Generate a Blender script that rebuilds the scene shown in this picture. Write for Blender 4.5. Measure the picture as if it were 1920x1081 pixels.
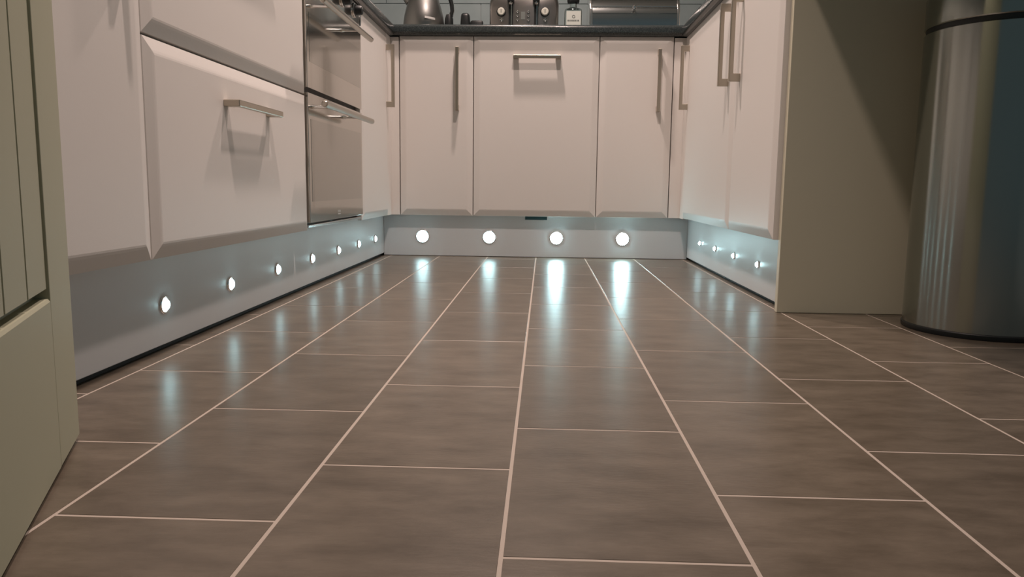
import bpy, bmesh, math, random
from mathutils import Matrix, Vector
random.seed(7)
S = bpy.context.scene
C = S.collection
for o in list(bpy.data.objects):
    bpy.data.objects.remove(o, do_unlink=True)
PI = math.pi

# ------------------------------------------------------------------ camera, world, lamps, exposure
cam = bpy.data.cameras.new('camera')
cam.sensor_width = 36.0; cam.lens = 27.183; cam.clip_start = 0.02
co = bpy.data.objects.new('camera', cam); C.objects.link(co)
co.matrix_world = Matrix(((0.99907, -0.016977, 0.039638, 0), (0.041532, 0.131629, -0.990429, 0),
                          (0.011597, 0.991154, 0.132212, 0.2962), (0, 0, 0, 1)))
S.camera = co
W = bpy.data.worlds.new('world'); S.world = W; W.use_nodes = True
W.node_tree.nodes['Background'].inputs[0].default_value = (0.50, 0.68, 0.73, 1)
W.node_tree.nodes['Background'].inputs[1].default_value = 0.13
S.view_settings.view_transform = 'Standard'; S.view_settings.look = 'None'
S.view_settings.gamma = 1.0; S.view_settings.use_curve_mapping = False
S.view_settings.exposure = 0.0

def ceiling_spot(x, y, watts, col=(1.0, 0.79, 0.70), size=0.05, blend=1.0, cone=130):
    l = bpy.data.lights.new('ceiling_spot', 'SPOT'); l.energy = watts; l.color = col
    l.shadow_soft_size = size; l.spot_size = math.radians(cone); l.spot_blend = blend
    o = bpy.data.objects.new('ceiling_spot', l); o.location = (x, y, 2.37); C.objects.link(o)
ceiling_spot(-0.22, 1.05, 118, cone=92)
ceiling_spot(-0.17, 2.80, 130)
ceiling_spot(0.10, 1.95, 98)

# ------------------------------------------------------------------ materials
def mat(name, col, rough=0.5, metal=0.0, spec=0.5, coat=0.0, noise=None, bump=None, emit=None, estr=0, aniso=None,
        trans=0.0, ior=1.45):
    m = bpy.data.materials.new(name); m.use_nodes = True
    nt = m.node_tree; b = nt.nodes['Principled BSDF']
    b.inputs['Base Color'].default_value = (*col, 1); b.inputs['Roughness'].default_value = rough
    b.inputs['Metallic'].default_value = metal; b.inputs['Specular IOR Level'].default_value = spec
    b.inputs['Coat Weight'].default_value = coat; b.inputs['IOR'].default_value = ior
    b.inputs['Transmission Weight'].default_value = trans
    tc = nt.nodes.new('ShaderNodeTexCoord')
    if noise:
        col2, scale, lo, hi = noise[:4]
        n = nt.nodes.new('ShaderNodeTexNoise'); n.inputs['Scale'].default_value = scale; n.inputs['Detail'].default_value = 6
        mp = nt.nodes.new('ShaderNodeMapping')
        mp.inputs['Scale'].default_value = noise[4] if len(noise) > 4 else (1, 1, 1)
        r = nt.nodes.new('ShaderNodeValToRGB')
        r.color_ramp.elements[0].position = lo; r.color_ramp.elements[1].position = hi
        r.color_ramp.elements[0].color = (*col, 1); r.color_ramp.elements[1].color = (*col2, 1)
        nt.links.new(tc.outputs['Object'], mp.inputs[0]); nt.links.new(mp.outputs[0], n.inputs['Vector'])
        nt.links.new(n.outputs['Fac'], r.inputs[0]); nt.links.new(r.outputs[0], b.inputs['Base Color'])
    if bump:
        scale, strength, stretch = bump
        n2 = nt.nodes.new('ShaderNodeTexNoise'); n2.inputs['Scale'].default_value = scale; n2.inputs['Detail'].default_value = 5
        mp2 = nt.nodes.new('ShaderNodeMapping'); mp2.inputs['Scale'].default_value = stretch
        bp = nt.nodes.new('ShaderNodeBump'); bp.inputs['Strength'].default_value = strength
        bp.inputs['Distance'].default_value = 0.002
        nt.links.new(tc.outputs['Object'], mp2.inputs[0]); nt.links.new(mp2.outputs[0], n2.inputs['Vector'])
        nt.links.new(n2.outputs['Fac'], bp.inputs['Height']); nt.links.new(bp.outputs[0], b.inputs['Normal'])
    if emit:
        b.inputs['Emission Color'].default_value = (*emit, 1); b.inputs['Emission Strength'].default_value = estr
    if aniso:
        tg = nt.nodes.new('ShaderNodeTangent'); tg.direction_type = 'RADIAL'; tg.axis = 'Z'
        b.inputs['Anisotropic'].default_value = aniso[0]; b.inputs['Anisotropic Rotation'].default_value = aniso[1]
        nt.links.new(tg.outputs[0], b.inputs['Tangent'])
    return m

M_door = mat('satin_cream_lacquer', (0.74, 0.71, 0.68), 0.46, bump=(220, 0.03, (1, 1, 1)))
M_carcass = mat('cream_board', (0.66, 0.62, 0.56), 0.5)
M_panel = mat('cream_end_board', (0.62, 0.59, 0.46), 0.5, bump=(300, 0.04, (1, 1, 1)))
M_kick = mat('kickboard_gloss', (0.72, 0.75, 0.77), 0.42)
M_gap_shade = mat('dark_gap_shade', (0.02, 0.02, 0.02), 0.6)  # near-black colour standing in for the shade in the gap under the kickboards
M_handle = mat('brushed_nickel', (0.50, 0.45, 0.38), 0.33, 1.0, bump=(60, 0.05, (1, 1, 20)))
M_chrome = mat('chrome', (0.85, 0.85, 0.84), 0.16, 1.0)
M_black = mat('black_plastic', (0.012, 0.015, 0.016), 0.4)
M_ovenband = mat('oven_mirror_glass', (0.60, 0.57, 0.52), 0.12, 0.95, coat=0.4)
M_ovenwin = mat('oven_window_glass', (0.47, 0.45, 0.41), 0.13, 0.95, coat=0.4)
M_ovenbody = mat('oven_body', (0.03, 0.03, 0.03), 0.5)
M_ovenbar = mat('oven_bar_steel', (0.50, 0.47, 0.42), 0.3, 1.0)
M_mark = mat('pale_print', (0.62, 0.62, 0.6), 0.5)
M_work = mat('dark_speckled_worktop', (0.026, 0.034, 0.036), 0.24, noise=((0.075, 0.09, 0.09), 380, 0.45, 0.7), coat=0.2)
M_wall = mat('wall_paint', (0.62, 0.62, 0.58), 0.8)
M_ceil = mat('ceiling_paint', (0.8, 0.79, 0.76), 0.85)
M_wtile = mat('grey_wall_tile', (0.30, 0.37, 0.38), 0.25, noise=((0.34, 0.41, 0.42), 14, 0.3, 0.7))
M_wgrout = mat('wall_grout', (0.42, 0.46, 0.45), 0.8)
M_grout = mat('floor_grout', (0.42, 0.36, 0.31), 0.7, bump=(400, 0.1, (1, 1, 1)))
M_doorpaint = mat('room_door_paint', (0.40, 0.40, 0.29), 0.55, bump=(30, 0.05, (1, 1, 0.15)))
M_steel = mat('brushed_bin_steel', (0.36, 0.38, 0.355), 0.2, 1.0, aniso=(0.85, 0.25))
M_kettle = mat('brushed_pewter', (0.32, 0.32, 0.31), 0.33, 1.0, aniso=(0.6, 0.0))
M_toast = mat('toaster_pewter', (0.40, 0.375, 0.36), 0.3, 1.0)
M_bread = mat('bread_bin_steel', (0.50, 0.52, 0.52), 0.16, 1.0)
M_dial = mat('pale_dial', (0.62, 0.62, 0.55), 0.4)
M_glass = mat('bottle_glass', (0.85, 0.93, 0.90), 0.03, trans=1.0, ior=1.45)
M_label = mat('paper_label', (0.62, 0.66, 0.61), 0.7)
M_ink = mat('label_ink', (0.16, 0.18, 0.17), 0.7)
M_slot = mat('vent_teal_dark', (0.05, 0.13, 0.15), 0.5)
LED = (0.58, 0.94, 1.0)
M_led_a = mat('led_lens_bright', (0.9, 0.95, 1), 0.3, emit=LED, estr=85)
M_led_b = mat('led_lens', (0.9, 0.95, 1), 0.3, emit=LED, estr=16)
M_led_c = mat('led_lens_side', (0.9, 0.95, 1), 0.3, emit=LED, estr=15)

M_led_d = mat('led_lens_small', (0.9, 0.95, 1), 0.3, emit=LED, estr=45)

def tile_material(i):
    m = bpy.data.materials.new('stone_vinyl_%d' % i); m.use_nodes = True
    nt = m.node_tree; b = nt.nodes['Principled BSDF']
    tc = nt.nodes.new('ShaderNodeTexCoord'); mp = nt.nodes.new('ShaderNodeMapping')
    mp.inputs['Location'].default_value = (i * 3.1, i * 1.7, 0); mp.inputs['Scale'].default_value = (0.7, 1.6, 1)
    n = nt.nodes.new('ShaderNodeTexNoise'); n.inputs['Scale'].default_value = 15; n.inputs['Detail'].default_value = 9
    n.inputs['Roughness'].default_value = 0.65
    r = nt.nodes.new('ShaderNodeValToRGB')
    r.color_ramp.elements[0].position = 0.32; r.color_ramp.elements[1].position = 0.70
    k = 1 + 0.05 * (i - 1.5)
    r.color_ramp.elements[0].color = (0.080 * k, 0.064 * k, 0.047 * k, 1)
    r.color_ramp.elements[1].color = (0.146 * k, 0.120 * k, 0.092 * k, 1)
    n2 = nt.nodes.new('ShaderNodeTexNoise'); n2.inputs['Scale'].default_value = 160; n2.inputs['Detail'].default_value = 4
    mp2 = nt.nodes.new('ShaderNodeMapping'); mp2.inputs['Scale'].default_value = (0.5, 1.6, 1)
    bp = nt.nodes.new('ShaderNodeBump'); bp.inputs['Strength'].default_value = 0.14; bp.inputs['Distance'].default_value = 0.0012
    oi = nt.nodes.new('ShaderNodeObjectInfo'); va = nt.nodes.new('ShaderNodeVectorMath'); va.operation = 'MULTIPLY_ADD'
    va.inputs[1].default_value = (3.7, 5.3, 0); nt.links.new(oi.outputs['Location'], va.inputs[0]); nt.links.new(tc.outputs['Object'], va.inputs[2])
    nt.links.new(va.outputs[0], mp.inputs[0]); nt.links.new(mp.outputs[0], n.inputs['Vector'])
    nt.links.new(n.outputs['Fac'], r.inputs[0]); nt.links.new(r.outputs[0], b.inputs['Base Color'])
    nt.links.new(tc.outputs['Object'], mp2.inputs[0]); nt.links.new(mp2.outputs[0], n2.inputs['Vector'])
    nt.links.new(n2.outputs['Fac'], bp.inputs['Height']); nt.links.new(bp.outputs[0], b.inputs['Normal'])
    b.inputs['Roughness'].default_value = 0.30; b.inputs['Specular IOR Level'].default_value = 0.45
    return m
M_tiles = [tile_material(i) for i in range(4)]

# ------------------------------------------------------------------ mesh helpers (world coordinates in, thing-relative mesh out)
ORIG = {}
def link(name, bm, m, parent=None, smooth=False):
    base = ORIG.get(parent.name, Vector()) if parent else Vector()
    bmesh.ops.recalc_face_normals(bm, faces=bm.faces[:])
    bm.transform(Matrix.Translation(-base))
    me = bpy.data.meshes.new(name); bm.to_mesh(me); bm.free()
    me.materials.append(m)
    if smooth:
        for p in me.polygons: p.use_smooth = True
        try: me.set_sharp_from_angle(angle=math.radians(38))
        except Exception: pass
    o = bpy.data.objects.new(name, me); C.objects.link(o)
    if parent: o.parent = parent
    ORIG[o.name] = base
    return o
def tag(o, label=None, cat=None, group=None, kind=None):
    if label: o['label'] = label
    if cat: o['category'] = cat
    if group: o['group'] = group
    if kind: o['kind'] = kind
    return o
def thing(name, loc, label, cat, group=None):
    o = bpy.data.objects.new(name, None); o.location = loc; o.empty_display_size = 0.05; C.objects.link(o)
    ORIG[o.name] = Vector(loc)
    return tag(o, label, cat, group)
def box(x0, x1, y0, y1, z0, z1, bev=0.0, seg=2, bm=None):
    b = bmesh.new()
    r = bmesh.ops.create_cube(b, size=1)
    for v in r['verts']:
        v.co = Vector(((x0 + x1) / 2 + v.co.x * (x1 - x0), (y0 + y1) / 2 + v.co.y * (y1 - y0), (z0 + z1) / 2 + v.co.z * (z1 - z0)))
    if bev: bmesh.ops.bevel(b, geom=b.edges[:], offset=bev, segments=seg, affect='EDGES', profile=0.5)
    return merge(bm, b)
def merge(bm, b):
    if bm is None: return b
    me = bpy.data.meshes.new('tmp'); b.to_mesh(me); b.free(); bm.from_mesh(me); bpy.data.meshes.remove(me)
    return bm
def lathe(prof, c, n=48, axis='Z', bm=None, cap=True):
    """prof: list of (radius, height); revolved about an axis through c"""
    b = bmesh.new(); rings = []
    for r, h in prof:
        ring = []
        for i in range(n):
            a = 2 * PI * i / n; p = (r * math.cos(a), r * math.sin(a), h)
            if axis == 'X': p = (p[2], p[0], p[1])
            elif axis == 'Y': p = (p[0], p[2], p[1])
            ring.append(b.verts.new(Vector(c) + Vector(p)))
        rings.append(ring)
    for a, d in zip(rings, rings[1:]):
        for i in range(n): b.faces.new((a[i], a[(i + 1) % n], d[(i + 1) % n], d[i]))
    if cap:
        b.faces.new(rings[0]); b.faces.new(rings[-1])
    return merge(bm, b)
def tube(pts, r, n=14, bm=None, flat=1.0):
    b = bmesh.new(); rings = []; pts = [Vector(p) for p in pts]
    for i, p in enumerate(pts):
        t = (pts[min(i + 1, len(pts) - 1)] - pts[max(i - 1, 0)]).normalized()
        up = Vector((0, 1, 0)) if abs(t.y) < 0.9 else Vector((0, 0, 1))
        u = t.cross(up).normalized(); v = u.cross(t)
        rr = r[i] if isinstance(r, (list, tuple)) else r
        rings.append([b.verts.new(p + u * rr * math.cos(2 * PI * k / n) + v * rr * flat * math.sin(2 * PI * k / n)) for k in range(n)])
    for a, d in zip(rings, rings[1:]):
        for k in range(n): b.faces.new((a[k], a[(k + 1) % n], d[(k + 1) % n], d[k]))
    b.faces.new(rings[0]); b.faces.new(rings[-1])
    return merge(bm, b)
def prism(poly, lift, bm=None, bev=0.0):
    """poly: list of 3D points (planar), lift: extrusion vector"""
    b = bmesh.new(); lift = Vector(lift)
    v0 = [b.verts.new(Vector(p)) for p in poly]; v1 = [b.verts.new(Vector(p) + lift) for p in poly]
    b.faces.new(v0); b.faces.new(v1)
    n = len(poly)
    for i in range(n): b.faces.new((v0[i], v0[(i + 1) % n], v1[(i + 1) % n], v1[i]))
    bmesh.ops.recalc_face_normals(b, faces=b.faces[:])
    if bev: bmesh.ops.bevel(b, geom=b.edges[:], offset=bev, segments=2, affect='EDGES', profile=0.5)
    return merge(bm, b)
def frame_map(facing, plane):
    """maps (along, out, up) to world for a front plane: facing '+x' (left run), '-x' (right run), '-y' (back run)"""
    if facing == '+x': return lambda a, o, u: Vector((plane + o, a, u))
    if facing == '-x': return lambda a, o, u: Vector((plane - o, a, u))
    return lambda a, o, u: Vector((a, plane - o, u))
def front_slab(facing, plane, a0, a1, u0, u1, thick=0.02, w=0.027, d=0.0095):
    """door or drawer front with a softly curved bevel round its face"""
    f = frame_map(facing, plane)
    steps = [(0.0, d), (0.0006, d * 0.68), (w * 0.72, d * 0.14), (w * 0.88, d * 0.04), (w, 0.0)]
    b = bmesh.new(); loops = []
    for ins, dep in [(0.0, thick)] + steps:
        loops.append([b.verts.new(f(a, -dep, u)) for a, u in
                      ((a0 + ins, u0 + ins), (a1 - ins, u0 + ins), (a1 - ins, u1 - ins), (a0 + ins, u1 - ins))])
    for p, q in zip(loops, loops[1:]):
        for i in range(4): b.faces.new((p[i], p[(i + 1) % 4], q[(i + 1) % 4], q[i]))
    b.faces.new(loops[0]); b.faces.new(loops[-1])
    return b
def bar_handle(facing, plane, c_a, c_u, length, vertical, out=0.032, face=0.013, deep=0.012, post=0.022):
    """flat U shaped bar handle with square end posts"""
    f = frame_map(facing, plane); h = length / 2
    prof = [(-h, -0.001), (-h, out), (h, out), (h, -0.001), (h - post, -0.001), (h - post, out - deep), (-h + post, out - deep), (-h + post, -0.001)]
    if vertical:
        pts = [f(c_a - face / 2, o, c_u + l) for l, o in prof]; lift = f(face, 0, 0) - f(0, 0, 0)
    else:
        pts = [f(c_a + l, o, c_u - face / 2) for l, o in prof]; lift = f(0, 0, face) - f(0, 0, 0)
    return prism(pts, lift, bev=0.0016)

# ------------------------------------------------------------------ setting
FL = tag(link('floor', box(-1.26, 1.32, -0.7, 3.82, -0.06, -0.0004), M_grout), kind='structure')
TW, TL, G, X0 = 0.2014, 0.335, 0.0038, -0.030
def tile_mesh(name, x0, x1, y0, y1, m):
    b = box(0, x1 - x0, 0, y1 - y0, -0.004, 0.0, bev=0.0003, seg=1)
    me = bpy.data.meshes.new(name); b.to_mesh(me); b.free(); me.materials.append(m); return me
cache = {}
for c in range(-6, 6):
    xa, xb = X0 + c * TW, X0 + (c + 1) * TW
    off = (0.2515 + 0.1405 * c) % TL
    for r in range(-3, 11):
        ya, yb = off + r * TL, off + (r + 1) * TL
        ya2, yb2 = max(ya, -0.65), min(yb, 3.78)
        if yb2 - ya2 < 0.03 or ya2 > 3.3: continue
        key = (round(yb2 - ya2, 3), random.randrange(4))
        if key not in cache: cache[key] = tile_mesh('floor_tile', 0, TW - G, 0, yb2 - ya2 - G, M_tiles[key[1]])
        t = bpy.data.objects.new('floor_tile', cache[key]); t.location = (xa + G / 2, ya2 + G / 2, 0); C.objects.link(t); t.parent = FL
WB = tag(link('wall_back', box(-1.30, 1.36, 3.79, 3.88, -0.06, 2.42), M_wgrout), kind='structure')
tag(link('wall_left', box(-1.34, -1.25, -0.7, 3.79, -0.06, 2.42), M_wall), kind='structure')
tag(link('wall_right', box(1.24, 1.33, 1.30, 3.79, -0.06, 2.42), M_wall), kind='structure')
tag(link('ceiling', box(-1.34, 1.36, -0.7, 3.88, 2.42, 2.50), M_ceil), kind='structure')
for r in range(4):
    z0 = 0.927 + r * 0.2155
    for k in range(-1, 9):
        xa = -1.364 + k * 0.30 + (0.15 if r % 2 == 0 else 0)
        a, b_ = max(xa + 0.001, -1.248), min(xa + 0.299, 1.238)
        if b_ - a < 0.02: continue
        link('wall_tile', box(a, b_, 3.7835, 3.792, z0 + 0.001, z0 + 0.2145, bev=0.0012, seg=1), M_wtile, WB)

# ------------------------------------------------------------------ fitted kitchen
XL, XR, YB = -0.6215, 0.5445, 3.1745      # door face planes of the left, right and back runs
ZB, ZT = 0.1705, 0.8800
PLX, PRX, PBY = -0.668, 0.592, 3.212       # kickboard faces
def cabinet(label, facing, a0, a1, back, cat='cabinet'):
    """thing with its carcass and hidden legs; a0..a1 along the run"""
    if facing == '+x': x0, x1, y0, y1 = back, XL - 0.0205, a0, a1
    elif facing == '-x': x0, x1, y0, y1 = XR + 0.0205, back, a0, a1
    else: x0, x1, y0, y1 = a0, a1, YB + 0.0205, back
    t = thing('base_cabinet', ((x0 + x1) / 2, (y0 + y1) / 2, 0.0), label, cat)
    link('carcass', box(x0 + 0.0006, x1 - 0.0006, y0 + 0.0006, y1 - 0.0006, ZB + 0.002, 0.8785), M_carcass, t)
    ins = 0.09
    for lx in (x0 + ins, x1 - ins):
        for ly in (y0 + ins, y1 - ins):
            link('leg', lathe([(0.026, 0.0), (0.026, 0.012), (0.017, 0.016), (0.017, ZB + 0.004)], (lx, ly, 0), 12), M_black, t)
    return t
def door(t, facing, plane, a0, a1, u0, u1, name='door'):
    return link(name, front_slab(facing, plane, a0 + 0.0014, a1 - 0.0014, u0, u1), M_door, t)

# left run
t = cabinet('plain cream base cabinet in left run, beside the open panelled room door', '+x', 0.615, 1.212, -1.22)
d = door(t, '+x', XL, 0.615, 1.212, ZB, ZT)
link('handle', bar_handle('+x', XL, 1.155, 0.712, 0.238, True), M_handle, d)

t = cabinet('cream drawer unit with wide stacked fronts, left of the double oven', '+x', 1.212, 2.036, -1.22)
t.name = 'drawer_unit'; t['category'] = 'drawers'; ORIG[t.name] = t.location.copy()
d = door(t, '+x', XL, 1.212, 2.036, ZB, 0.5215, 'drawer_front'); d['label'] = 'lower wide drawer front with horizontal bar handle'
link('handle', bar_handle('+x', XL, 1.628, 0.4475, 0.252, False), M_handle, d)
d = door(t, '+x', XL, 1.212, 2.036, 0.5255, ZT, 'drawer_front'); d['label'] = 'upper wide drawer front'
link('handle', bar_handle('+x', XL, 1.628, 0.803, 0.252, False), M_handle, d)

# double oven
OY0, OY1 = 2.046, 2.646
ov = thing('double_oven', (-0.92, (OY0 + OY1) / 2, 0), 'built-in double oven with mirrored glass doors and tubular steel handles, left run', 'oven')
link('oven_body', box(-1.22, XL - 0.022, 2.0385, 2.6475, 0.176, 0.8785), M_ovenbody, ov)
for lx in (-1.13, -0.74):
    for ly in (2.12, 2.56):
        link('leg', lathe([(0.026, 0.0), (0.026, 0.012), (0.017, 0.016), (0.017, 0.178)], (lx, ly, 0), 12), M_black, ov)
link('lower_trim', box(XL - 0.022, XL - 0.006, OY0, OY1, 0.176, 0.184, bev=0.0015), M_chrome, ov)
def oven_door(z0, z1, w0, w1, hz, lab):
    dd = link('oven_door', box(XL - 0.022, XL + 0.0, OY0, OY1, z0, z1, bev=0.0015), M_ovenband, ov); dd['label'] = lab
    win = box(XL - 0.001, XL + 0.0006, OY0 + 0.020, OY1 - 0.020, w0, w1)
    link('glass_window', win, M_ovenwin, dd)
    bx = XL + 0.055
    hb = tube([(bx, 2.003, hz), (bx, 2.006, hz), (bx, 2.555, hz), (bx, 2.558, hz)], [0.006, 0.0085, 0.0085, 0.006], 20)
    link('handle', hb, M_ovenbar, dd, smooth=True)
    for my in (2.088, 2.405):
        mb = lathe([(0.0062, -0.001), (0.0052, 0.004), (0.0042, 0.012), (0.0046, 0.050)], (XL, my, hz), 14, 'X')
        link('handle_mount', mb, M_chrome, dd, smooth=True)
    return dd
oven_door(0.190, 0.5315, 0.2465, 0.4640, 0.4975, 'tall lower oven door')
oven_door(0.5435, 0.8110, 0.6120, 0.7380, 0.7560, 'shorter upper oven door')
lg = bmesh.new()          # small illegible maker's mark, printed in two rows
y = 2.318
for wl in (0.005, 0.0045, 0.005, 0.003, 0.005):
    lg = box(XL + 0.0002, XL + 0.0007, y, y + wl, 0.2095, 0.2165, bm=lg); y += wl + 0.0022
lg = box(XL + 0.0002, XL + 0.0007, 2.318, 2.350, 0.2035, 0.2065, bm=lg)
link('maker_mark', lg, M_mark, ov)
cp = link('control_panel', box(XL - 0.022, XL - 0.002, OY0, OY1, 0.815, 0.877, bev=0.0015), M_ovenband, ov)
link('panel_trim', box(XL - 0.004, XL + 0.0015, OY1 - 0.004, OY1, 0.815, 0.877, bev=0.001), M_chrome, cp)
for ky in (2.13, 2.27, 2.42, 2.565):
    kb = link('control_knob', lathe([(0.0195, -0.003), (0.0195, 0.004), (0.016, 0.006), (0.0145, 0.024), (0.013, 0.026)], (XL, ky, 0.849), 28, 'X'), M_black, ov, smooth=True)
    link('knob_ring', lathe([(0.0205, -0.003), (0.0225, -0.001), (0.0225, 0.002), (0.0205, 0.003)], (XL, ky, 0.849), 28, 'X'), M_chrome, kb, smooth=True)
    link('knob_mark', box(XL + 0.0255, XL + 0.0265, ky - 0.0012, ky + 0.0012, 0.852, 0.860), M_mark, kb)

t = cabinet('narrow cream cabinet in left run between double oven and back corner', '+x', 2.650, 3.098, -1.22)
d = door(t, '+x', XL, 2.650, 3.098, ZB, ZT)
link('handle', bar_handle('+x', XL, 3.066, 0.712, 0.238, True), M_handle, d)

# corner posts
tag(link('corner_post', box(XL - 0.03, -0.5935, YB + 0.006, YB + 0.024, ZB, ZT, bev=0.001), M_door),
    'slim cream corner post at left end of the back run', 'post')
tag(link('corner_post', box(0.5055, XR + 0.018, YB + 0.006, YB + 0.024, ZB, ZT, bev=0.001), M_door),
    'slim cream corner post at right end of the back run', 'post')
tag(link('corner_filler', box(XL - 0.0205, XL - 0.006, 3.0995, YB + 0.005, ZB, ZT, bev=0.001), M_door),
    'slim cream filler strip in left run beside the corner handle', 'filler')
tag(link('corner_filler', box(XR + 0.006, XR + 0.0205, 3.1035, YB + 0.005, ZB, ZT, bev=0.001), M_door),
    'slim cream filler strip in right run beside the corner handle', 'filler')

# back run
t = cabinet('narrow cream cabinet left of the wide appliance front, below the kettle', '-y', -0.5915, -0.2915, 3.775)
d = door(t, '-y', YB, -0.5915, -0.2915, ZB, 0.8832)
link('handle', bar_handle('-y', YB, -0.3555, 0.714, 0.246, True), M_handle, d)
t = cabinet('wide cream appliance front with one horizontal handle, below the toaster', '-y', -0.2915, 0.2105, 3.775)
t.name = 'dishwasher'; t['category'] = 'dishwasher'; ORIG[t.name] = t.location.copy()
d = door(t, '-y', YB, -0.2915, 0.2105, ZB, 0.8832)
link('handle', bar_handle('-y', YB, -0.0375, 0.8005, 0.190, False), M_handle, d)
t = cabinet('narrow cream cabinet right of the wide appliance front, below the bread bin', '-y', 0.2105, 0.5035, 3.775)
d = door(t, '-y', YB, 0.2105, 0.5035, ZB, 0.8832)
link('handle', bar_handle('-y', YB, 0.4450, 0.712, 0.240, True), M_handle, d)

# right run
t = cabinet('cream cabinet with two vertical handles, in right run towards back corner', '-x', 2.338, 3.102, 1.23)
d = door(t, '-x', XR, 2.338, 3.102, ZB + 0.003, ZT)
link('handle', bar_handle('-x', XR, 3.070, 0.712, 0.240, True), M_handle, d)
link('handle', bar_handle('-x', XR, 2.402, 0.716, 0.238, True), M_handle, d)
t = cabinet('cream cabinet with one vertical handle, in right run beside the end panel', '-x', 1.882, 2.338, 1.23)
d = door(t, '-x', XR, 1.882, 2.338, ZB + 0.003, ZT)
link('handle', bar_handle('-x', XR, 2.262, 0.712, 0.238, True), M_handle, d)
tag(link('end_panel', box(0.563, 1.2395, 1.861, 1.8805, 0.0003, 0.8795, bev=0.0012), M_panel),
    'tall plain cream end panel closing the right run, behind steel bin', 'panel')

# kickboards
kl = thing('kickboard', (-0.676, 1.9, 0), 'long pale kickboard under the left run with seven small lights', 'kickboard')
link('board', box(PLX - 0.015, PLX, 0.615, 3.2265, 0.010, 0.1720, bev=0.001), M_kick, kl)
link('gap_shade_strip', box(PLX - 0.015, PLX - 0.010, 0.62, 3.226, 0.0003, 0.012), M_gap_shade, kl)  # added dark strip, paints the shade of the gap between board and floor
kr = thing('kickboard', (0.6, 2.5, 0), 'short pale kickboard under the right run with four small lights', 'kickboard')
link('board', box(PRX, PRX + 0.015, 1.881, 3.2265, 0.009, 0.1720, bev=0.001), M_kick, kr)
link('gap_shade_strip', box(PRX + 0.010, PRX + 0.015, 1.882, 3.226, 0.0003, 0.012), M_gap_shade, kr)
kb_ = thing('kickboard', (0, PBY + 0.008, 0), 'pale kickboard across the back run with four brightest lights', 'kickboard')
bb = box(PLX + 0.0008, -0.078, PBY, PBY + 0.015, 0.002, 0.1720)
bb = box(-0.078, 0.013, PBY, PBY + 0.015, 0.002, 0.155, bm=bb)
bb = box(0.013, PRX - 0.0008, PBY, PBY + 0.015, 0.002, 0.1720, bm=bb)
link('board', bb, M_kick, kb_)
link('vent_slot', box(-0.078, 0.013, PBY + 0.010, PBY + 0.014, 0.1551, 0.1719), M_slot, kb_)
link('gap_shade_strip', box(PLX + 0.001, PRX - 0.001, PBY + 0.008, PBY + 0.015, 0.0003, 0.0025), M_gap_shade, kb_)

# plinth lights: bezel ring and lens
def light_meshes(facing, lens_r, bez_r):
    f = frame_map(facing, 0.0)
    def rev(prof, n=28):
        b = bmesh.new(); rings = []
        for r, o in prof:
            rings.append([b.verts.new(f(r * math.cos(2 * PI * i / n), o, r * math.sin(2 * PI * i / n))) for i in range(n)])
        for p, q in zip(rings, rings[1:]):
            for i in range(n): b.faces.new((p[i], p[(i + 1) % n], q[(i + 1) % n], q[i]))
        return b, rings
    b1, rg = rev([(lens_r, -0.001), (lens_r, 0.002), (lens_r + 0.002, 0.0035), (bez_r, 0.0015), (bez_r, -0.001)])
    b2, rg2 = rev([(lens_r - 0.0003, 0.0), (lens_r * 0.92, 0.0040), (lens_r * 0.65, 0.0072), (lens_r * 0.25, 0.0088)])
    b2.faces.new(rg2[-1]); b2.faces.new(rg2[0])
    return b1, b2
def light_proto(facing, loc, lm, label, group, lens_r=0.0120, bez_r=0.0165):
    t = thing('plinth_light', loc, label, 'light', group)
    b1, b2 = light_meshes(facing, lens_r, bez_r)
    for bm, nm, m in ((b1, 'bezel', M_chrome), (b2, 'lens', lm)):
        bmesh.ops.recalc_face_normals(bm, faces=bm.faces[:])
        me = bpy.data.meshes.new(nm); bm.to_mesh(me); bm.free(); me.materials.append(m)
        for p in me.polygons: p.use_smooth = True
        o = bpy.data.objects.new(nm, me); C.objects.link(o); o.parent = t
    return t
def light_copy(src, loc, label, lm=None):
    r = src.copy(); C.objects.link(r); r.location = loc; r['label'] = label
    for ch in src.children:
        c = ch.copy(); c.parent = r; C.objects.link(c)
        if lm and ch.name.startswith('lens'):
            c.data = ch.data.copy(); c.data.materials[0] = lm
    return r
ordn = ['first', 'second', 'third', 'fourth', 'fifth', 'sixth', 'seventh']
src = None
for i, ly in enumerate((1.324, 1.614, 1.908, 2.200, 2.486, 2.763, 3.038)):
    lab = 'small round light in left kickboard, %s counting from the open door' % ordn[i]
    if src is None: src = light_proto('+x', (PLX, ly, 0.080), M_led_c, lab, 'lights in the left kickboard')
    else: light_copy(src, (PLX, ly, 0.080), lab)
src = None
for i, ly in enumerate((2.145, 2.417, 2.682, 2.938)):
    lab = 'small round light in right kickboard, %s counting from the end panel' % ordn[i]
    if src is None: src = light_proto('-x', (PRX, ly, 0.088), M_led_d, lab, 'lights in the right kickboard', 0.0075, 0.0105)
    else: light_copy(src, (PRX, ly, 0.088), lab)
src = None
for i, (lx, lm) in enumerate(((-0.505, M_led_b), (-0.226, M_led_b), (0.053, M_led_a), (0.326, M_led_a))):
    lab = 'glaring round light in back kickboard, %s from the left corner' % ordn[i]
    if src is None: src = light_proto('-y', (lx, PBY, 0.081), lm, lab, 'lights in the back kickboard', 0.024, 0.029)
    else: light_copy(src, (lx, PBY, 0.081), lab, lm)

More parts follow.
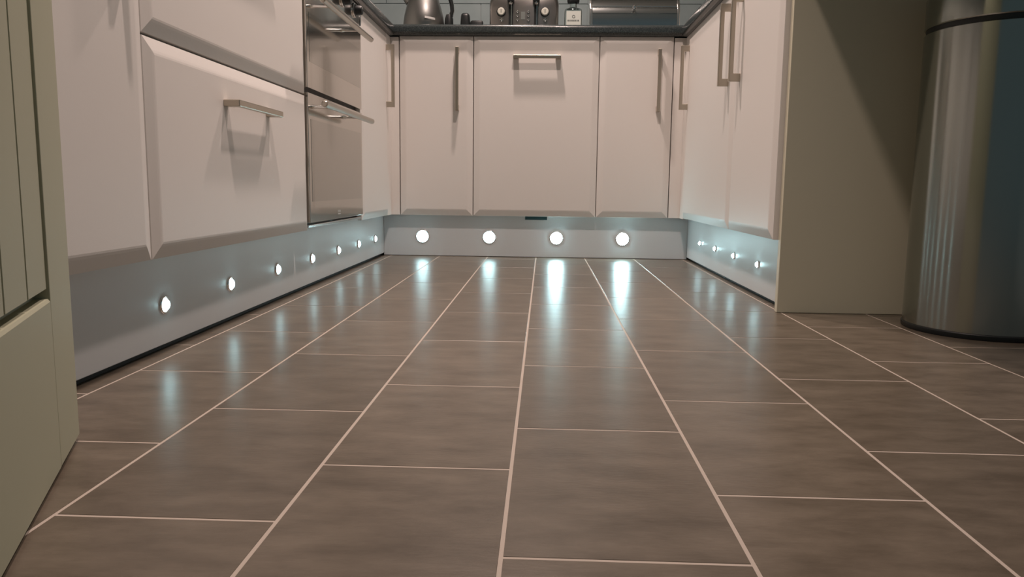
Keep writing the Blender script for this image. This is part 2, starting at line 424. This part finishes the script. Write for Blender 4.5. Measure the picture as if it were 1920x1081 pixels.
# worktops: dark slabs with a rounded front edge
def worktop_profile(d0, d1, z0=0.8802, z1=0.926, r=0.014):
    """(out, up) outline, d0 = front edge, d1 = back edge"""
    p = [(d1, z0), (d0 + r, z0)]
    for i in range(1, 6):
        a = PI / 2 * i / 6; p.append((d0 + r - r * math.sin(a), z0 + r - r * math.cos(a)))
    p.append((d0, z0 + r)); p.append((d0, z1 - r))
    for i in range(1, 6):
        a = PI / 2 * i / 6; p.append((d0 + r - r * math.cos(a), z1 - r + r * math.sin(a)))
    p += [(d0 + r, z1), (d1, z1)]
    return p
yb = YB - 0.018
b = prism([(o, -0.0, z) for o, z in [(-x, z) for x, z in worktop_profile(0.605, 1.245)]], (0, 1, 0))
bmesh.ops.transform(b, matrix=Matrix.Diagonal((1, yb - 0.0005 - 0.60, 1, 1)), verts=b.verts[:])
bmesh.ops.translate(b, vec=(0, 0.60, 0), verts=b.verts[:])
tag(link('worktop', b, M_work, smooth=True), 'dark speckled worktop along the left run above the oven', 'worktop')
b = prism([(o, 0, z) for o, z in worktop_profile(0.527, 1.238)], (0, 1, 0))
bmesh.ops.transform(b, matrix=Matrix.Diagonal((1, yb - 0.0005 - 1.38, 1, 1)), verts=b.verts[:])
bmesh.ops.translate(b, vec=(0, 1.38, 0), verts=b.verts[:])
tag(link('worktop', b, M_work, smooth=True), 'dark speckled worktop along the right run, reaching out over the steel bin', 'worktop')
b = prism([(-1.245, o, z) for o, z in worktop_profile(yb, 3.783, z0=0.8842)], (2.483, 0, 0))
# keep the rounded nose only between the two side runs
tag(link('worktop', b, M_work, smooth=True), 'dark speckled worktop across the back run under kettle and toaster', 'worktop')

ZW = 0.9262
# ------------------------------------------------------------------ things on the worktop
kt = thing('kettle', (-0.533, 3.45, ZW), 'brushed grey conical kettle with black handle on the back worktop', 'kettle')
kx, ky = -0.533, 3.45
link('power_base', lathe([(0.088, 0), (0.092, 0.004), (0.092, 0.016), (0.086, 0.020)], (kx, ky, ZW), 40), M_black, kt, smooth=True)
link('body', lathe([(0.086, 0.020), (0.0895, 0.026), (0.0885, 0.055), (0.0835, 0.090), (0.0745, 0.125), (0.064, 0.158), (0.053, 0.185), (0.045, 0.200)], (kx, ky, ZW), 56), M_kettle, kt, smooth=True)
link('lid', lathe([(0.046, 0.200), (0.046, 0.205), (0.036, 0.217), (0.018, 0.225), (0.004, 0.227)], (kx, ky, ZW), 40), M_kettle, kt, smooth=True)
link('lid_knob', lathe([(0.006, 0.226), (0.006, 0.236), (0.013, 0.243), (0.013, 0.252), (0.006, 0.257)], (kx, ky, ZW), 24), M_black, kt, smooth=True)
link('spout', tube([(kx - 0.060, ky, ZW + 0.150), (kx - 0.080, ky, ZW + 0.172), (kx - 0.094, ky, ZW + 0.195)], [0.022, 0.016, 0.011], 18), M_kettle, kt, smooth=True)
hp = [(kx + 0.040, ky, ZW + 0.205), (kx + 0.070, ky, ZW + 0.208), (kx + 0.094, ky, ZW + 0.196), (kx + 0.112, ky, ZW + 0.170), (kx + 0.121, ky, ZW + 0.138), (kx + 0.123, ky, ZW + 0.110), (kx + 0.117, ky, ZW + 0.090), (kx + 0.112, ky, ZW + 0.080)]
link('handle', tube(hp, [0.008, 0.009, 0.0095, 0.0095, 0.009, 0.0085, 0.009, 0.010], 16, flat=1.3), M_black, kt, smooth=True)
link('handle_foot', lathe([(0.019, 0.030), (0.020, 0.040), (0.018, 0.078), (0.0125, 0.096)], (kx + 0.109, ky, ZW), 16), M_black, kt, smooth=True)
link('handle_edge', tube([(p[0] + 0.008, p[1] - 0.003, p[2] + (0.003 if i < 3 else 0)) for i, p in enumerate(hp[1:7])], 0.0022, 8), M_chrome, kt, smooth=True)
link('maker_plate', prism([(kx + 0.020, ky - 0.0885, ZW + 0.064), (kx + 0.058, ky - 0.0655, ZW + 0.060), (kx + 0.058, ky - 0.0665, ZW + 0.069), (kx + 0.020, ky - 0.0875, ZW + 0.073)], (-0.002, -0.004, 0)), M_mark, kt)

pg = thing('power_plug', (-0.33, 3.45, ZW), 'black plug with flat tail lying on worktop between kettle and toaster', 'plug')
b = box(-0.377, -0.329, 3.43, 3.475, ZW, ZW + 0.102, bev=0.014, seg=3)
for v in b.verts:
    if v.co.z > ZW + 0.06: v.co.x = -0.353 + (v.co.x + 0.353) * 0.78
link('plug_body', b, M_black, pg, smooth=True)
link('plug_tail', box(-0.331, -0.276, 3.438, 3.468, ZW, ZW + 0.072, bev=0.008), M_black, pg, smooth=True)

# toaster
tx0, tx1, ty0, ty1 = -0.246, 0.048, 3.405, 3.600
TO = thing('toaster', ((tx0 + tx1) / 2, 3.50, ZW), 'rounded pewter four-slot toaster with two levers and dials on worktop', 'toaster')
for fx in (tx0 + 0.05, tx1 - 0.05):
    for fy in (ty0 + 0.04, ty1 - 0.04):
        link('foot', lathe([(0.014, 0), (0.014, 0.012)], (fx, fy, ZW), 14), M_black, TO)
def arch(x0, x1, z0, z1, r, n=8):
    p = [(x0, z0), (x1, z0)]
    for i in range(n + 1):
        a = PI / 2 * i / n; p.append((x1 - r + r * math.cos(a), z1 - r + r * math.sin(a)))
    for i in range(n + 1):
        a = PI / 2 * i / n; p.append((x0 + r - r * math.sin(a), z1 - r + r * math.cos(a)))
    return p
b = bmesh.new(); secs = []
for yy, ins, dz in ((ty0, 0.012, 0.018), (ty0 + 0.006, 0.004, 0.007), (ty0 + 0.018, 0.0, 0.0), (ty1 - 0.018, 0.0, 0.0), (ty1 - 0.006, 0.004, 0.007), (ty1, 0.012, 0.018)):
    secs.append([b.verts.new((x, yy, z)) for x, z in arch(tx0 + ins, tx1 - ins, ZW + 0.011, ZW + 0.192 - dz, 0.062)])
for p, q in zip(secs, secs[1:]):
    n = len(p)
    for i in range(n): b.faces.new((p[i], p[(i + 1) % n], q[(i + 1) % n], q[i]))
b.faces.new(secs[0]); b.faces.new(secs[-1])
link('body', b, M_toast, TO, smooth=True)
for sx in (tx0 + 0.060, tx0 + 0.118, tx0 + 0.176, tx0 + 0.234):
    link('bread_slot', box(sx - 0.014, sx + 0.014, ty0 + 0.030, ty1 - 0.030, ZW + 0.176, ZW + 0.1935), M_black, TO)
for lx in (-0.155, -0.047):
    ch_ = link('lever_channel', box(lx - 0.009, lx + 0.009, ty0 - 0.002, ty0 + 0.002, ZW + 0.030, ZW + 0.155, bev=0.0015), M_black, TO)
    link('lever_rail', box(lx + 0.001, lx + 0.0045, ty0 - 0.0035, ty0 - 0.001, ZW + 0.032, ZW + 0.128), M_chrome, ch_)
    lv = link('lever', box(lx - 0.014, lx + 0.014, ty0 - 0.022, ty0 + 0.0, ZW + 0.136, ZW + 0.170, bev=0.005), M_black, TO, smooth=True)
    link('lever_tip', lathe([(0.003, -0.024), (0.0075, -0.018), (0.0085, -0.008), (0.007, 0.0)], (lx, ty0, ZW + 0.133), 18, 'Y'), M_chrome, lv, smooth=True)
for dx in (-0.196, -0.010):
    dl = link('browning_dial', lathe([(0.013, -0.012), (0.0155, -0.010), (0.0165, 0.001)], (dx, ty0, ZW + 0.099), 28, 'Y'), M_dial, TO, smooth=True)
    link('dial_ring', lathe([(0.0165, -0.004), (0.0195, -0.003), (0.0195, 0.001), (0.0165, 0.001)], (dx, ty0, ZW + 0.099), 28, 'Y'), M_black, dl, smooth=True)
    link('dial_mark', box(dx - 0.0015, dx + 0.0015, ty0 - 0.0128, ty0 - 0.0118, ZW + 0.094, ZW + 0.108), M_ink, dl)
    link('button', lathe([(0.003, -0.010), (0.0075, -0.006), (0.0085, 0.001)], (dx + 0.002, ty0, ZW + 0.066), 18, 'Y'), M_chrome, TO, smooth=True)
for bx in (-0.126, -0.080):
    for bz in (0.066, 0.083, 0.099):
        link('button', lathe([(0.002, -0.008), (0.0055, -0.005), (0.0065, 0.001)], (bx, ty0, ZW + bz), 16, 'Y'), M_chrome, TO, smooth=True)
link('badge_plate', box(-0.112, -0.094, ty0 - 0.0012, ty0 + 0.001, ZW + 0.068, ZW + 0.100), M_ink, TO)

# bottle
bt = thing('glass_bottle', (0.108, 3.36, ZW), 'clear square glass bottle with pale label and black stopper beside toaster', 'bottle')
b = bmesh.new(); bx, by = 0.108, 3.372
prev = []
for hw, z in ((0.034, 0.0), (0.0365, 0.004), (0.0365, 0.090), (0.034, 0.098), (0.024, 0.1045), (0.0155, 0.109), (0.0145, 0.118), (0.0145, 0.126)):
    k = 1.0 if z < 0.1 else 0.5
    ring = []
    for i in range(24):
        a = 2 * PI * i / 24; ca, sa = math.cos(a), math.sin(a)
        e = 0.35 if z < 0.1 else (0.7 if z < 0.108 else 1.0)
        ring.append(b.verts.new((bx + hw * math.copysign(abs(ca) ** e, ca), by + hw * math.copysign(abs(sa) ** e, sa), ZW + z)))
    prev.append(ring)
for p, q in zip(prev, prev[1:]):
    for i in range(24): b.faces.new((p[i], p[(i + 1) % 24], q[(i + 1) % 24], q[i]))
b.faces.new(prev[0]); b.faces.new(prev[-1])
link('glass', b, M_glass, bt, smooth=True)
link('stopper', lathe([(0.013, 0.126), (0.024, 0.128), (0.0255, 0.134), (0.0255, 0.160), (0.022, 0.166)], (bx, by, ZW), 28), M_black, bt, smooth=True)
lb = link('paper_label', box(bx - 0.029, bx + 0.031, by - 0.0376, by - 0.0368, ZW + 0.018, ZW + 0.088), M_label, bt)
ink = lathe([(0.004, -0.0003), (0.0065, -0.0003), (0.0065, 0.0003), (0.004, 0.0003)], (bx + 0.001, by - 0.0378, ZW + 0.066), 20, 'Y', cap=False)
xx = bx - 0.024
for wl in (0.006, 0.003, 0.005, 0.004, 0.006, 0.005, 0.003, 0.006):
    ink = box(xx, xx + wl, by - 0.0380, by - 0.0376, ZW + 0.047, ZW + 0.053, bm=ink); xx += wl + 0.0014
link('label_print', ink, M_ink, lb)

# bread bin
x0, x1 = 0.178, 0.556
BR = thing('bread_bin', ((x0 + x1) / 2, 3.52, ZW), 'shiny steel roll-top bread bin with small knob on right of worktop', 'bread bin')
def bb_prof(off=0.0, k=1.0):
    p = [(3.40 - off, 0.0), (3.392 - off, 0.012), (3.390 - off, 0.045), (3.395 - off, 0.092)]
    for i in range(1, 9):
        a = PI / 2 * i / 8; p.append((3.395 - off + (0.13 + off) * (1 - math.cos(a)), 0.092 + (0.098 + off) * math.sin(a)))
    p += [(3.66, 0.19 + off), (3.66, 0.0)]
    return p
link('body', prism([(x0 + 0.012, y_, ZW + z_) for y_, z_ in bb_prof()], (x1 - x0 - 0.024, 0, 0)), M_bread, BR, smooth=True)
for ex in (x0, x1 - 0.012):
    link('end_cap', prism([(ex, y_, ZW + z_) for y_, z_ in bb_prof(0.004)], (0.012, 0, 0), bev=0.002), M_chrome, BR, smooth=True)
pl = [(y_ - 0.003, z_) for y_, z_ in bb_prof()[3:11]]
pl2 = [(y_ + 0.002, z_ - 0.001) for y_, z_ in reversed(bb_prof()[3:11])]
ld = link('roll_lid', prism([(x0 + 0.0125, y_, ZW + z_) for y_, z_ in pl + pl2], (x1 - x0 - 0.025, 0, 0)), M_bread, BR, smooth=True)
link('lid_knob', lathe([(0.004, 0.002), (0.004, -0.010), (0.0085, -0.014), (0.0085, -0.022), (0.004, -0.026)], (0.363, 3.392, ZW + 0.112), 20, 'Y'), M_chrome, ld, smooth=True)
link('lid_rib', box(x0 + 0.013, x1 - 0.013, 3.389, 3.393, ZW + 0.118, ZW + 0.122, bev=0.001), M_chrome, ld)

# ------------------------------------------------------------------ steel bin
bx, by, br = 0.944, 1.685, 0.151
BN = thing('pedal_bin', (bx, by, 0), 'large cylindrical brushed steel bin standing in front of the end panel', 'bin')
link('base_ring', lathe([(br + 0.001, 0.0), (br + 0.0022, 0.003), (br + 0.0022, 0.010), (br, 0.012)], (bx, by, 0), 96), M_black, BN, smooth=True)
link('body', lathe([(br - 0.002, 0.010), (br, 0.0125), (br, 0.618), (br - 0.002, 0.620)], (bx, by, 0), 128), M_steel, BN, smooth=True)
link('seam_band', lathe([(br - 0.004, 0.617), (br - 0.0035, 0.619), (br - 0.0035, 0.631), (br - 0.004, 0.633)], (bx, by, 0), 96), M_black, BN, smooth=True)
link('lid', lathe([(br - 0.002, 0.630), (br, 0.632), (br, 0.690), (br - 0.004, 0.700), (br - 0.03, 0.724), (br - 0.08, 0.742), (0.004, 0.748)], (bx, by, 0), 128), M_steel, BN, smooth=True)

# ------------------------------------------------------------------ open room door, left foreground
PA = Vector((-0.531, 0.841, 0)); DD = Vector((0.392, -0.920, 0)).normalized(); NN = Vector((0.920, 0.392, 0)).normalized()   # NN points to the seen face
def dpt(s, n, z): return PA + DD * s + NN * n + Vector((0, 0, z))
def dbox(s0, s1, n0, n1, z0, z1, bev=0.0, seg=2):
    b = box(s0, s1, n0, n1, z0, z1, bev=bev, seg=seg)
    for v in b.verts: v.co = dpt(v.co.x, v.co.y, v.co.z)
    return b
DR = thing('door_1', PA, None, None); DR['kind'] = 'structure'
DW, DT, SW = 0.711, 0.036, 0.111
link('stile', dbox(0.0, SW, -DT, 0, 0.006, 2.0, bev=0.0012), M_doorpaint, DR)
link('stile', dbox(DW - SW, DW, -DT, 0, 0.006, 2.0, bev=0.0012), M_doorpaint, DR)
def rail(z0, z1, sill):
    b = bmesh.new()
    if sill: prof = [(-DT, z0), (-0.0003, z0), (-0.0003, z1 - 0.003), (-0.002, z1), (-DT, z1)]
    else: prof = [(-DT, z0), (-0.0005, z0), (-0.0005, z1), (-DT, z1)]
    b = prism([dpt(SW - 0.001, n, z) for n, z in prof], DD * (DW - 2 * SW + 0.002))
    return b
link('rail', rail(0.006, 0.1795, True), M_doorpaint, DR)
link('rail', rail(1.86, 2.0, False), M_doorpaint, DR)
nb = 6; bw = (DW - 2 * SW) / nb
for i in range(nb):
    s0 = SW + i * bw
    prof = [(s0, -0.0050), (s0 + 0.0020, -0.0050), (s0 + 0.0036, -0.0024), (s0 + bw - 0.0016, -0.0024), (s0 + bw, -0.0050), (s0 + bw, -0.014), (s0, -0.014)]
    link('board', prism([dpt(s, n, 0.190) for s, n in prof], (0, 0, 1.672)), M_doorpaint, DR)
link('backing_panel', dbox(SW, DW - SW, -0.032, -0.0145, 0.178, 1.862), M_doorpaint, DR)
